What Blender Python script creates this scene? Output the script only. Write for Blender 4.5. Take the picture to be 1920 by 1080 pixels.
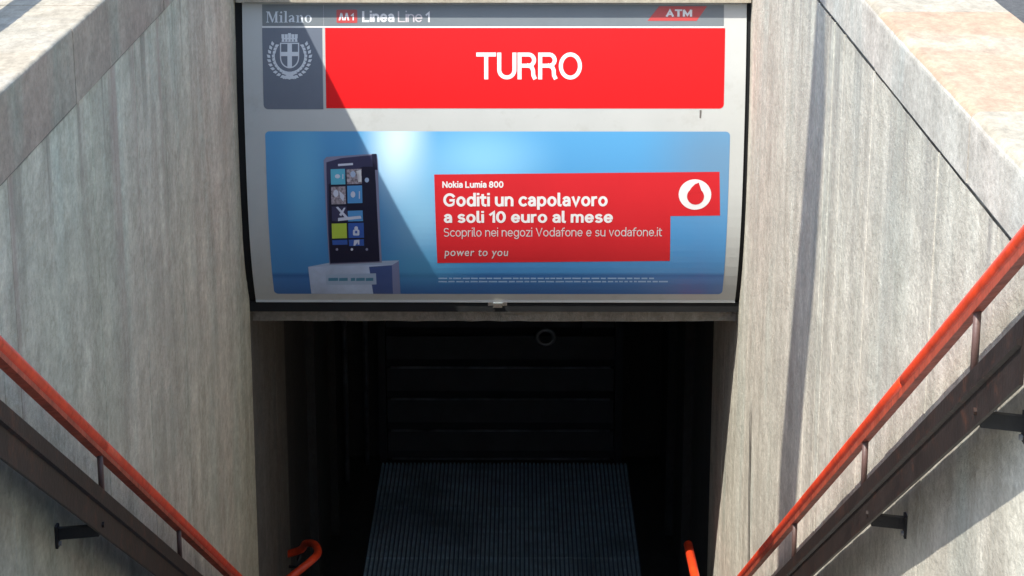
import bpy, bmesh, math, random
from mathutils import Vector, Matrix
R = math.radians
random.seed(7)
for o in list(bpy.data.objects): bpy.data.objects.remove(o)
S = bpy.context.scene
C = S.collection

# ------------------------------------------------------------------ camera, world, sun, exposure
F_PX = 4200.0                      # focal length in pixels of a 1920 px wide picture
EYE = Vector((0, 0, 1.8))
PITCH = math.atan(1236 / F_PX)
cam_d = bpy.data.cameras.new('camera'); cam = bpy.data.objects.new('camera', cam_d); C.objects.link(cam)
cam_d.sensor_width = 36; cam_d.lens = 36 * F_PX / 1920
cam_d.clip_start = .1; cam_d.clip_end = 3000
cam.location = EYE
cam.rotation_euler = (R(90) - PITCH, 0, R(.197))
S.camera = cam

SUN = Vector((.488, .556, -1.0)).normalized()          # the way the light travels
EL = math.asin(-SUN.z)
AZ = math.atan2(-SUN.x, -SUN.y)                         # clockwise from +Y
w = bpy.data.worlds.new('World'); S.world = w; w.use_nodes = True
wn = w.node_tree; bg = wn.nodes['Background']
sky = wn.nodes.new('ShaderNodeTexSky'); sky.sky_type = 'NISHITA'; sky.sun_disc = False
sky.sun_elevation = EL; sky.sun_rotation = AZ
sky.air_density = 1.0; sky.dust_density = 1.2; sky.ozone_density = 1.0
wn.links.new(sky.outputs[0], bg.inputs[0]); bg.inputs[1].default_value = .15
sd = bpy.data.lights.new('sun', 'SUN'); sd.energy = 3.2; sd.angle = R(.53); sd.color = (1, .95, .87)
sun = bpy.data.objects.new('sun', sd); C.objects.link(sun)
sun.rotation_euler = SUN.to_track_quat('-Z', 'Y').to_euler(); sun.location = (-8, -8, 14)
S.view_settings.view_transform = 'Standard'; S.view_settings.look = 'None'
S.view_settings.gamma = 1; S.view_settings.use_curve_mapping = False
S.view_settings.exposure = 1.30
S.render.engine = 'CYCLES'

# ------------------------------------------------------------------ the place, in metres
XL, XR = -1.274, 1.035             # inner faces of the two stairwell walls
Y0 = 3.9                           # head of the stairs
YP = 10.12                         # portal plane
YB = 15.8                          # end wall below
ZF = -4.2                          # floor of the landing
JL, TL = 1.8 - 1.30, 1.8 - 1.08    # left coping: underside, top
JR, TR = 1.8 - 1.228, 1.8 - 1.06   # right coping
CWL, CWR = .42, .375               # coping widths
ZLINT = 1.8 - 3.187                 # underside of the lintel
TAN = .587                         # stair slope

CM = cam.rotation_euler.to_matrix()
def ray(px, py):
    return (CM @ Vector(((px - 960) / F_PX, -(py - 540) / F_PX, -1))).normalized()
def on_x(px, py, x):
    d = ray(px, py); return EYE + d * (x / d.x)
def on_y(px, py, y):
    d = ray(px, py); return EYE + d * (y / d.y)
def sign_y(z, off=0):
    h = 1.8 - z
    k = h - 2.2
    return 9.905 + (.325 * k ** 3 + .01 * k * k if k > 0 else .16 * k * k) - off
def on_sign(px, py):
    y = 9.95
    for _ in range(8):
        p = on_y(px, py, y); y = sign_y(p.z)
    return p

# ------------------------------------------------------------------ materials
def new_mat(name):
    m = bpy.data.materials.new(name); m.use_nodes = True
    return m, m.node_tree, m.node_tree.nodes['Principled BSDF']
def plain(name, col, rough=.6, metal=0., coat=0., var=0., scale=6., bump=0., bscale=60., stretch=(1, 1, 1), spec=.5):
    m, t, b = new_mat(name)
    b.inputs['Roughness'].default_value = rough; b.inputs['Metallic'].default_value = metal
    b.inputs['Coat Weight'].default_value = coat; b.inputs['Coat Roughness'].default_value = .15
    b.inputs['Base Color'].default_value = (*col, 1)
    b.inputs['Specular IOR Level'].default_value = spec
    if var or bump:
        tc = t.nodes.new('ShaderNodeNewGeometry'); mp = t.nodes.new('ShaderNodeMapping')
        mp.inputs['Scale'].default_value = stretch; t.links.new(tc.outputs['Position'], mp.inputs[0])
    if var:
        n = t.nodes.new('ShaderNodeTexNoise'); n.inputs['Scale'].default_value = scale; n.inputs['Detail'].default_value = 6
        n.inputs['Roughness'].default_value = .65
        t.links.new(mp.outputs[0], n.inputs[0])
        r = t.nodes.new('ShaderNodeValToRGB')
        r.color_ramp.elements[0].position = .3; r.color_ramp.elements[1].position = .7
        r.color_ramp.elements[0].color = (*[c * (1 - var) for c in col], 1)
        r.color_ramp.elements[1].color = (*[min(1, c * (1 + var)) for c in col], 1)
        t.links.new(n.outputs[0], r.inputs[0]); t.links.new(r.outputs[0], b.inputs['Base Color'])
    if bump:
        n2 = t.nodes.new('ShaderNodeTexNoise'); n2.inputs['Scale'].default_value = bscale; n2.inputs['Detail'].default_value = 5
        t.links.new(mp.outputs[0], n2.inputs[0])
        bp = t.nodes.new('ShaderNodeBump'); bp.inputs['Strength'].default_value = bump; bp.inputs['Distance'].default_value = .01
        t.links.new(n2.outputs[0], bp.inputs['Height']); t.links.new(bp.outputs[0], b.inputs['Normal'])
    return m

def concrete(name, base, warm, cool, dark, streak=1.0, bump=.7, ztop=None, rust=None):
    """weathered board-marked concrete: vertical streaks, blotches, fine grain"""
    m, t, b = new_mat(name)
    N = t.nodes; L = t.links
    geo = N.new('ShaderNodeNewGeometry')
    def noise(sc, st, det=5, rough=.6, seed=(0, 0, 0)):
        mp = N.new('ShaderNodeMapping'); mp.inputs['Scale'].default_value = st; mp.inputs['Location'].default_value = seed
        L.new(geo.outputs['Position'], mp.inputs[0])
        n = N.new('ShaderNodeTexNoise'); n.inputs['Scale'].default_value = sc; n.inputs['Detail'].default_value = det
        n.inputs['Roughness'].default_value = rough; L.new(mp.outputs[0], n.inputs[0]); return n.outputs[0]
    def ramp(src, p0, p1, c0=(0, 0, 0, 1), c1=(1, 1, 1, 1)):
        r = N.new('ShaderNodeValToRGB'); r.color_ramp.elements[0].position = p0; r.color_ramp.elements[1].position = p1
        r.color_ramp.elements[0].color = c0; r.color_ramp.elements[1].color = c1; L.new(src, r.inputs[0]); return r.outputs[0]
    def mix(kind, fac, a, c):
        x = N.new('ShaderNodeMix'); x.data_type = 'RGBA'; x.blend_type = kind
        for s, v in ((x.inputs[0], fac), (x.inputs[6], a), (x.inputs[7], c)):
            if isinstance(v, (int, float)): s.default_value = v
            elif isinstance(v, tuple): s.default_value = (*v, 1) if len(v) == 3 else v
            else: L.new(v, s)
        return x.outputs[2]
    col = mix('MIX', ramp(noise(1.1, (1, 1, .55), 4), .38, .62), base, warm)
    col = mix('MIX', ramp(noise(1.7, (1, 1.4, .5), 4, seed=(9, 3, 1)), .5, .68), col, cool)
    # long soft vertical streaks, narrow flecks, mottling and grain
    col = mix('MULTIPLY', .75 * streak, col, ramp(noise(1.0, (8, 4.5, .3), 5, .6, (2, 7, 4)), .34, .62, (.72, .71, .69, 1), (1.08, 1.08, 1.07, 1)))
    col = mix('MULTIPLY', .5 * streak, col, ramp(noise(1.0, (24, 11, 2.6), 3, .6, (5, 1, 8)), .34, .64, (.84, .83, .81, 1), (1.10, 1.10, 1.10, 1)))
    col = mix('MULTIPLY', .62, col, ramp(noise(1.0, (16, 7, 11), 4, .62, (1, 5, 2)), .36, .64, (.74, .73, .71, 1), (1.14, 1.14, 1.13, 1)))
    col = mix('MULTIPLY', .7, col, ramp(noise(60, (1, .55, .8), 3, .7), .32, .68, (.72, .71, .69, 1), (1.18, 1.18, 1.18, 1)))
    # dirt runs
    col = mix('MIX', ramp(noise(1.0, (7, 3, .7), 5, .65, (4, 4, 2)), .63, .78, (0, 0, 0, 1), (.6, .6, .6, 1)), col, dark)
    # pale lime runs
    col = mix('MIX', ramp(noise(1.0, (14, 5, .6), 4, .65, (1, 8, 6)), .64, .76, (0, 0, 0, 1), (.4, .4, .4, 1)), col, tuple(min(1, c * 1.5) for c in base))
    # darker blotches of grime
    col = mix('MIX', ramp(noise(1.0, (2.6, 1.4, 1.7), 6, .68, (11, 2, 6)), .50, .72, (0, 0, 0, 1), (.55 * streak, .55 * streak, .55 * streak, 1)), col, tuple(c * .62 for c in base))
    if ztop is not None:
        # runs of dirt that start under the coping and die out downwards
        sp = N.new('ShaderNodeSeparateXYZ'); L.new(geo.outputs['Position'], sp.inputs[0])
        for (loc, dep, sc, lo, hi, tone) in (((3, 5, 0), .42, (11, 5, .12), .53, .62, dark), ((8, 1, 0), 1.3, (6, 3, .08), .58, .68, rust or dark)):
            mr = N.new('ShaderNodeMapRange'); mr.inputs[1].default_value = ztop - dep; mr.inputs[2].default_value = ztop
            L.new(sp.outputs[2], mr.inputs[0])
            m1 = N.new('ShaderNodeMath'); m1.operation = 'MULTIPLY'; L.new(mr.outputs[0], m1.inputs[0]); L.new(ramp(noise(1.0, sc, 4, .6, loc), lo, hi), m1.inputs[1])
            m2 = N.new('ShaderNodeMath'); m2.operation = 'MULTIPLY'; m2.inputs[1].default_value = .75; L.new(m1.outputs[0], m2.inputs[0])
            col = mix('MIX', m2.outputs[0], col, tone)
    L.new(col, b.inputs['Base Color'])
    b.inputs['Roughness'].default_value = .88
    h = mix('ADD', .7, noise(70, (1, .5, .7), 4, .7, (3, 3, 3)), noise(1.0, (32, 11, 14), 4, .6))
    bp = N.new('ShaderNodeBump'); bp.inputs['Strength'].default_value = bump; bp.inputs['Distance'].default_value = .008
    L.new(h, bp.inputs['Height']); L.new(bp.outputs[0], b.inputs['Normal'])
    return m

M = {}
M['wall'] = concrete('board_marked_concrete', (.49, .475, .405), (.49, .463, .395), (.455, .47, .41), (.22, .21, .185), ztop=JR)
M['wall_left'] = concrete('weathered_concrete', (.52, .52, .40), (.515, .49, .385), (.465, .495, .395), (.20, .185, .14), ztop=JL, rust=(.33, .25, .20))
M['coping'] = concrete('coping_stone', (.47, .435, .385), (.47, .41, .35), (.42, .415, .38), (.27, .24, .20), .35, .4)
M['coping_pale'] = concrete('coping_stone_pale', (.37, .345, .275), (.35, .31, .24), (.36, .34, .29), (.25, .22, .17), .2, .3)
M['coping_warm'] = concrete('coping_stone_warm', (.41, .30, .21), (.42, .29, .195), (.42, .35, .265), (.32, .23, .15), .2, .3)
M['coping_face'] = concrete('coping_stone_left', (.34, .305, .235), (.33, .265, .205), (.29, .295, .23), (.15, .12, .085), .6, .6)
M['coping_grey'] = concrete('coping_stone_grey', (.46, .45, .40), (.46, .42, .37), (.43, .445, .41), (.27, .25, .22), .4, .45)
M['mortar'] = plain('dark_joint', (.085, .08, .07), .95, var=.3, bump=.3)
M['lintel'] = concrete('lintel_concrete', (.30, .29, .26), (.27, .25, .22), (.24, .245, .23), (.10, .09, .08), .4)
M['dark_wall'] = concrete('dark_plaster', (.040, .041, .040), (.034, .031, .028), (.03, .033, .034), (.018, .018, .018), .8)  # very dark base colour for passage walls and landing floor
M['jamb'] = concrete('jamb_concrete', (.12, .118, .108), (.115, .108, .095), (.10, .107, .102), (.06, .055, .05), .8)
M['stair'] = concrete('stair_stone', (.50, .49, .46), (.50, .47, .43), (.45, .45, .45), (.20, .20, .19), .1)
M['ceiling'] = concrete('pale_ceiling_plaster', (.75, .76, .77), (.74, .74, .72), (.72, .74, .76), (.35, .35, .34), .1)
M['nosing'] = plain('nosing_strip', (.03, .03, .03), .7, bump=.2)
M['asphalt'] = plain('asphalt', (.075, .075, .073), .9, var=.35, scale=25, bump=.7, bscale=220)
M['rubber'] = plain('ribbed_metal', (.52, .70, .86), .5, metal=.0, var=.0, scale=3.2)
def worn_mat(m):
    t = m.node_tree; b = t.nodes['Principled BSDF']; g = t.nodes.new('ShaderNodeNewGeometry'); prev = None
    for sc, st_, lo, hi, c0 in ((1.0, (1.3, 1.0, 1), .32, .5, .5), (1.0, (2.5, 12, 1), .35, .6, .75), (1.0, (30, 9, 1), .35, .62, .75)):
        mp = t.nodes.new('ShaderNodeMapping'); mp.inputs['Scale'].default_value = st_; mp.inputs['Location'].default_value = (3.1, 1.7, 0); t.links.new(g.outputs['Position'], mp.inputs[0])
        n = t.nodes.new('ShaderNodeTexNoise'); n.inputs['Scale'].default_value = sc; n.inputs['Detail'].default_value = 6; n.inputs['Roughness'].default_value = .65; t.links.new(mp.outputs[0], n.inputs[0])
        r = t.nodes.new('ShaderNodeValToRGB'); r.color_ramp.elements[0].position = lo; r.color_ramp.elements[1].position = hi; r.color_ramp.elements[0].color = (c0, c0, c0, 1)
        t.links.new(n.outputs[0], r.inputs[0]); x = t.nodes.new('ShaderNodeMix'); x.data_type = 'RGBA'; x.blend_type = 'MULTIPLY'; x.inputs[0].default_value = 1
        if prev is None: x.inputs[6].default_value = (.66, .90, 1.0, 1)
        else: t.links.new(prev, x.inputs[6])
        t.links.new(r.outputs[0], x.inputs[7]); prev = x.outputs[2]
    t.links.new(prev, b.inputs['Base Color'])
worn_mat(M['rubber'])
M['slat'] = plain('dark_slat', (.022, .025, .031), .5, metal=.1, var=.35, scale=5, bump=.15)
M['black'] = plain('black_casing', (.009, .0095, .010), .6, spec=.2, var=.3, scale=8)
M['red_rail'] = plain('red_rail_plastic', (.74, .052, .008), .40, coat=.35, var=.28, scale=9, bump=.05, bscale=40)
M['rail_bar'] = plain('rail_fixing_bar', (.42, .075, .04), .28, metal=.2, var=.35, scale=14, bump=.15)
M['brown'] = plain('dark_brown_paint', (.020, .014, .012), .5, spec=.22, var=.4, scale=8, bump=.12, stretch=(1, 1, 1))
def rusty(m):
    t = m.node_tree; b = t.nodes['Principled BSDF']; src = b.inputs['Base Color'].links[0].from_socket
    g = t.nodes.new('ShaderNodeNewGeometry'); n = t.nodes.new('ShaderNodeTexNoise'); n.inputs['Scale'].default_value = 11; n.inputs['Detail'].default_value = 8; n.inputs['Roughness'].default_value = .75
    t.links.new(g.outputs['Position'], n.inputs[0]); r = t.nodes.new('ShaderNodeValToRGB'); r.color_ramp.elements[0].position = .54; r.color_ramp.elements[1].position = .70
    r.color_ramp.elements[1].color = (.8, .8, .8, 1); t.links.new(n.outputs[0], r.inputs[0])
    x = t.nodes.new('ShaderNodeMix'); x.data_type = 'RGBA'; t.links.new(r.outputs[0], x.inputs[0]); t.links.new(src, x.inputs[6]); x.inputs[7].default_value = (.085, .034, .02, 1)
    t.links.new(x.outputs[2], b.inputs['Base Color'])
rusty(M['brown'])
def scuffs(m, col, sc=26, lo=.60, hi=.70):
    t = m.node_tree; b = t.nodes['Principled BSDF']; inp = b.inputs['Base Color']
    g = t.nodes.new('ShaderNodeNewGeometry'); n = t.nodes.new('ShaderNodeTexNoise'); n.inputs['Scale'].default_value = sc; n.inputs['Detail'].default_value = 7; n.inputs['Roughness'].default_value = .7
    t.links.new(g.outputs['Position'], n.inputs[0]); r = t.nodes.new('ShaderNodeValToRGB'); r.color_ramp.elements[0].position = lo; r.color_ramp.elements[1].position = hi
    r.color_ramp.elements[1].color = (.7, .7, .7, 1); t.links.new(n.outputs[0], r.inputs[0])
    x = t.nodes.new('ShaderNodeMix'); x.data_type = 'RGBA'; t.links.new(r.outputs[0], x.inputs[0]); x.inputs[7].default_value = (*col, 1)
    if inp.links: t.links.new(inp.links[0].from_socket, x.inputs[6])
    else: x.inputs[6].default_value = inp.default_value
    t.links.new(x.outputs[2], inp)
    mr = t.nodes.new('ShaderNodeMapRange'); mr.inputs[3].default_value = b.inputs['Roughness'].default_value - .08; mr.inputs[4].default_value = b.inputs['Roughness'].default_value + .35
    t.links.new(n.outputs[0], mr.inputs[0]); t.links.new(mr.outputs[0], b.inputs['Roughness'])
scuffs(M['red_rail'], (.26, .035, .015)); scuffs(M['rail_bar'], (.12, .04, .03), 20, .55, .68)
M['lip'] = plain('slat_edge_highlight', (.11, .12, .135), .5, metal=.2, var=.9, scale=3.5)  # broken highlights along the slat lips, put into the colour
M['rib_base'] = plain('mat_backing', (.15, .22, .28), .8)
M['iron'] = plain('black_iron', (.015, .014, .014), .6, var=.3, bump=.2)
M['post'] = plain('post_paint', (.09, .05, .042), .5, var=.3, bump=.1)
M['panel'] = plain('sign_face_grey', (.43, .445, .425), .38, var=.035, scale=4, coat=.2)
M['hdr'] = plain('sign_header_grey', (.145, .165, .175), .4, var=.05)
M['crest_bg'] = plain('sign_slate', (.115, .135, .17), .4, var=.05)
M['red'] = plain('sign_red', (.66, .008, .010), .5, spec=.2, var=.04, scale=3)
M['adred'] = plain('poster_red', (.50, .016, .022), .5, spec=.25, var=.04, scale=3)
M['atmred'] = plain('logo_red', (.42, .05, .045), .4)
M['white'] = plain('print_white', (.66, .66, .65), .4)
M['lightgrey'] = plain('print_light_grey', (.56, .60, .63), .4)
M['midwhite'] = plain('print_thin_white', (.52, .48, .48), .4)
M['logo_shade'] = plain('logo_grey', (.62, .60, .62), .4)
M['phone'] = plain('print_phone_navy', (.010, .011, .03), .35)
M['phone_edge'] = plain('print_phone_edge', (.22, .22, .31), .35)
M['phone_mid'] = plain('print_phone_mid', (.04, .04, .09), .35)
M['p_cyan'] = plain('print_cyan', (.10, .42, .55), .35)
M['p_blue'] = plain('print_blue', (.08, .28, .55), .35)
M['p_deep'] = plain('print_deep_blue', (.035, .10, .36), .35)
M['p_lime'] = plain('print_lime', (.42, .55, .06), .35)
M['p_skin'] = plain('print_photo_tones', (.30, .26, .28), .35, var=.8, scale=90)
M['p_pale'] = plain('print_pale', (.55, .58, .66), .35)
M['plinth_l'] = plain('print_plinth_light', (.44, .53, .68), .35, var=.2, scale=5)
M['plinth_d'] = plain('print_plinth_dark', (.06, .10, .26), .35)
M['plinth_s'] = plain('print_plinth_side', (.20, .23, .38), .35)
M['plinth_t'] = plain('print_plinth_top', (.36, .46, .60), .35)
M['fine'] = plain('print_fine', (.30, .46, .66), .35)
M['teal'] = plain('print_teal', (.07, .22, .32), .35)
M['steel'] = plain('worn_steel', (.65, .60, .50), .22, metal=1.0)
M['ink'] = plain('pen_mark', (.12, .11, .10), .5)
M['galv'] = plain('galvanised', (.35, .36, .36), .45, metal=.7, var=.2)

scuffs(M['panel'], (.34, .34, .31), 7, .56, .78)

def poster_blue():
    m, t, b = new_mat('poster_blue_print'); N = t.nodes; L = t.links
    geo = N.new('ShaderNodeNewGeometry'); sp = N.new('ShaderNodeSeparateXYZ'); L.new(geo.outputs['Position'], sp.inputs[0])
    a = on_sign(500, 245); c = on_sign(1350, 550)
    mr = N.new('ShaderNodeMapRange'); mr.inputs[1].default_value = c.z; mr.inputs[2].default_value = a.z
    L.new(sp.outputs[2], mr.inputs[0])
    r = N.new('ShaderNodeValToRGB'); e = r.color_ramp.elements
    e[0].position = 0; e[0].color = (.04, .14, .36, 1)
    e[1].position = 1; e[1].color = (.085, .31, .56, 1)
    for p, col in ((.10, (.05, .18, .43, 1)), (.125, (.03, .13, .34, 1)), (.15, (.055, .235, .50, 1)), (.55, (.07, .26, .50, 1))):
        k = e.new(p); k.color = col
    L.new(mr.outputs[0], r.inputs[0])
    # printed spot glows on the backdrop
    prev = r.outputs[0]
    for (px, py, rx, rz, col, f) in ((745, 262, .20, .42, (.66, .86, .92, 1), .85), (790, 400, .24, .38, (.30, .56, .70, 1), .6),
                                     (900, 300, .42, .26, (.26, .56, .76, 1), .7), (570, 330, .14, .5, (.15, .46, .66, 1), .6),
                                     (790, 500, .34, .16, (.09, .36, .58, 1), .6), (1345, 300, .42, .42, (.12, .24, .37, 1), .9)):
        p = on_sign(px, py)
        s = N.new('ShaderNodeVectorMath'); s.operation = 'SUBTRACT'; s.inputs[1].default_value = p; L.new(geo.outputs['Position'], s.inputs[0])
        d = N.new('ShaderNodeVectorMath'); d.operation = 'DIVIDE'; d.inputs[1].default_value = (rx, 50, rz); L.new(s.outputs[0], d.inputs[0])
        l = N.new('ShaderNodeVectorMath'); l.operation = 'LENGTH'; L.new(d.outputs[0], l.inputs[0])
        q = N.new('ShaderNodeMapRange'); q.interpolation_type = 'SMOOTHSTEP'
        q.inputs[1].default_value = 0; q.inputs[2].default_value = 1; q.inputs[3].default_value = f; q.inputs[4].default_value = 0
        L.new(l.outputs['Value'], q.inputs[0])
        x = N.new('ShaderNodeMix'); x.data_type = 'RGBA'; L.new(q.outputs[0], x.inputs[0]); L.new(prev, x.inputs[6]); x.inputs[7].default_value = col
        prev = x.outputs[2]
    L.new(prev, b.inputs['Base Color']); b.inputs['Roughness'].default_value = .3; b.inputs['Coat Weight'].default_value = .4
    b.inputs['Coat Roughness'].default_value = .12
    return m
M['poster'] = poster_blue()

# ------------------------------------------------------------------ object helpers
def tag(o, label=None, cat=None, group=None, kind=None):
    if label: o['label'] = label
    if cat: o['category'] = cat
    if group: o['group'] = group
    if kind: o['kind'] = kind
    return o
def empty(name, loc, label=None, cat=None, group=None, kind=None):
    o = bpy.data.objects.new(name, None); C.objects.link(o); o.location = loc; o.empty_display_size = .1
    return tag(o, label, cat, group, kind)
def link(name, me, mats, parent=None):
    o = bpy.data.objects.new(name, me); C.objects.link(o)
    for m in (mats if isinstance(mats, (list, tuple)) else [mats]):
        me.materials.append(M[m] if isinstance(m, str) else m)
    if parent:
        o.parent = parent
        ws = Vector((0, 0, 0)); p = parent
        while p: ws += p.location; p = p.parent
        o.location = -ws                                # geometry is written in world metres
        # move the origin to the middle of the piece
        n = len(me.vertices)
        if n:
            c = sum((v.co for v in me.vertices), Vector()) / n
            me.transform(Matrix.Translation(-c)); o.location = c - ws
    return o
def finish(name, bm, mats, parent=None, smooth=False, bevel=0., seg=2):
    if bevel:
        es = [e for e in bm.edges if len(e.link_faces) == 2 and e.calc_face_angle(0) > .5]
        bmesh.ops.bevel(bm, geom=es, offset=bevel, segments=seg, profile=.5, affect='EDGES', clamp_overlap=True)
    bmesh.ops.recalc_face_normals(bm, faces=bm.faces)
    me = bpy.data.meshes.new(name); bm.to_mesh(me); bm.free()
    if smooth:
        for p in me.polygons: p.use_smooth = True
    return link(name, me, mats, parent)
def box(bm, a, b):
    x0, y0, z0 = [min(p, q) for p, q in zip(a, b)]; x1, y1, z1 = [max(p, q) for p, q in zip(a, b)]
    v = [bm.verts.new(p) for p in ((x0, y0, z0), (x1, y0, z0), (x1, y1, z0), (x0, y1, z0), (x0, y0, z1), (x1, y0, z1), (x1, y1, z1), (x0, y1, z1))]
    for f in ((0, 3, 2, 1), (4, 5, 6, 7), (0, 1, 5, 4), (1, 2, 6, 5), (2, 3, 7, 6), (3, 0, 4, 7)): bm.faces.new([v[i] for i in f])
def boxo(name, a, b, mat, parent=None, bevel=0., seg=2):
    bm = bmesh.new(); box(bm, a, b); return finish(name, bm, mat, parent, bevel=bevel, seg=seg)
def prism(bm, poly, d):
    """closed polygon (list of Vectors) swept by vector d"""
    n = len(poly); a = [bm.verts.new(p) for p in poly]; b = [bm.verts.new(Vector(p) + d) for p in poly]
    bm.faces.new(a); bm.faces.new(b[::-1])
    for i in range(n): bm.faces.new((a[i], a[(i + 1) % n], b[(i + 1) % n], b[i]))
def tube(bm, pts, r, n=16, cap=True):
    pts = [Vector(p) for p in pts]; rs = r if isinstance(r, (list, tuple)) else [r] * len(pts)
    up = None; rings = []
    for i, p in enumerate(pts):
        t = (pts[min(i + 1, len(pts) - 1)] - pts[max(i - 1, 0)]).normalized()
        if up is None: up = t.orthogonal().normalized()
        up = (up - t * up.dot(t)).normalized(); s = t.cross(up)
        rings.append([bm.verts.new(p + (up * math.cos(2 * math.pi * k / n) + s * math.sin(2 * math.pi * k / n)) * rs[i]) for k in range(n)])
    for a, b in zip(rings, rings[1:]):
        for k in range(n): bm.faces.new((a[k], a[(k + 1) % n], b[(k + 1) % n], b[k]))
    if cap: bm.faces.new(rings[0][::-1]); bm.faces.new(rings[-1])
def copy_obj(o, parent, loc):
    c = o.copy(); C.objects.link(c); c.parent = parent; c.location = loc; return c

# ------------------------------------------------------------------ ground
bm = bmesh.new()
xs = [-600, XL - CWL + .02, XR + CWR - .02, 600]; ys = [-600, Y0, YP + .5, 900]
grid = [[bm.verts.new((x, y, 0)) for x in xs] for y in ys]
for j in range(3):
    for i in range(3):
        if i == 1 and j == 1: continue
        bm.faces.new((grid[j][i], grid[j][i + 1], grid[j + 1][i + 1], grid[j + 1][i]))
tag(finish('pavement', bm, 'asphalt'), kind='structure')

# ------------------------------------------------------------------ stairs (they drop away below the picture)
NS = 25; RISE = (0 - ZF) / NS; RUN = RISE / TAN
st = empty('stairs', (0, Y0, 0), kind='structure')
step = nose = None
for i in range(NS - 1):
    y = Y0 + i * RUN; z = -(i + 1) * RISE
    if step is None:
        step = boxo('step', (XL + .01, y, z - .22), (XR - .01, y + RUN + .03, z), 'stair', st, bevel=.006)
        nose = boxo('nosing', (XL + .05, y + RUN - .03, z + .003), (XR - .05, y + RUN + .025, z + .008), 'nosing', step)
        s0 = step.location.copy()
    else:
        c = copy_obj(step, st, s0 + Vector((0, i * RUN, -i * RISE)))
        copy_obj(nose, c, nose.location)
bm = bmesh.new()
prism(bm, [Vector((XL - .2, Y0 - .1, -.25)), Vector((XL - .2, Y0 + NS * RUN, ZF - .25)), Vector((XL - .2, Y0 + NS * RUN, ZF - .6)), Vector((XL - .2, Y0 - .1, -.6))], Vector((XR - XL + .4, 0, 0)))
finish('stair_slab', bm, 'stair', st)

YL = Y0 + (NS - 1) * RUN            # foot of the stairs
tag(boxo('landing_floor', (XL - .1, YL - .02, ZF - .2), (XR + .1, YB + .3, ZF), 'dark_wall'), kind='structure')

# ------------------------------------------------------------------ stairwell walls with board-marked relief
def relief_face(bm, x, sgn, y0, y1, ztop, zbot, seed, amp=1.0):
    """vertical board marks: a profile along y, run down the wall; several rows so the marks waver"""
    rnd = random.Random(seed); ys = [y0]; off = [0.]
    y = y0; lvl = 0
    while y < y1 - .03:
        wd = rnd.uniform(.07, .19); lvl = rnd.uniform(-.0010, .0010) * amp
        ys += [y + .004]; off += [lvl]
        k = y + .004
        while k < y + wd - .012:
            k += rnd.uniform(.010, .022); ys.append(k); off.append(lvl + rnd.uniform(-.00022, .00022) * amp)
        y += wd
        if rnd.random() < .4: ys += [y - .004]; off += [lvl - .006 * amp]
    idx = [i for i in range(len(ys)) if ys[i] < y1 - .002 and (i == 0 or ys[i] > ys[i - 1])]
    ys = [ys[i] for i in idx] + [y1]; off = [off[i] for i in idx] + [0.]
    fix = [ys[0]]
    for q in ys[1:]: fix.append(max(q, fix[-1] + .001))
    ys = fix
    zs = [ztop + (zbot - ztop) * i / 7 for i in range(8)]
    rows = []
    for z in zs:
        rows.append([bm.verts.new((x + sgn * (off[i] + rnd.uniform(-.00025, .00025)), ys[i], z)) for i in range(len(ys))])
    for a, b in zip(rows, rows[1:]):
        for i in range(len(ys) - 1): bm.faces.new((a[i], a[i + 1], b[i + 1], b[i]))

def side_wall(x, sgn, jz, label, seed, mat):
    root = empty('retaining_wall', (x, Y0, 0), label, 'wall')
    bm = bmesh.new()
    th = -sgn * .36
    # core just behind the relief sheet
    box(bm, (x - sgn * .012, 3.0, ZF - .2), (x + th, YP - .003, jz - .012))
    relief_face(bm, x, sgn, 3.0, YP, jz - .012, ZF - .1, seed)
    finish('wall_body', bm, mat, root)
    return root
wl = side_wall(XL, 1, JL, 'grey streaked concrete wall in the shade, on the left of the stairwell', 3, 'wall_left')
wr = side_wall(XR, -1, JR, 'sunlit pale concrete wall on the right of the stairwell, crossed by a long upright shadow', 11, 'wall')
# dark bed joints under the copings
boxo('bed_joint', (XR + .006, 3.0, JR - .008), (XR + .34, YP, JR + .0), 'mortar', wr)
boxo('bed_joint', (XL + .006, 3.0, JL - .0055), (XL - .34, YP, JL + .0), 'mortar', wl)
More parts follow.
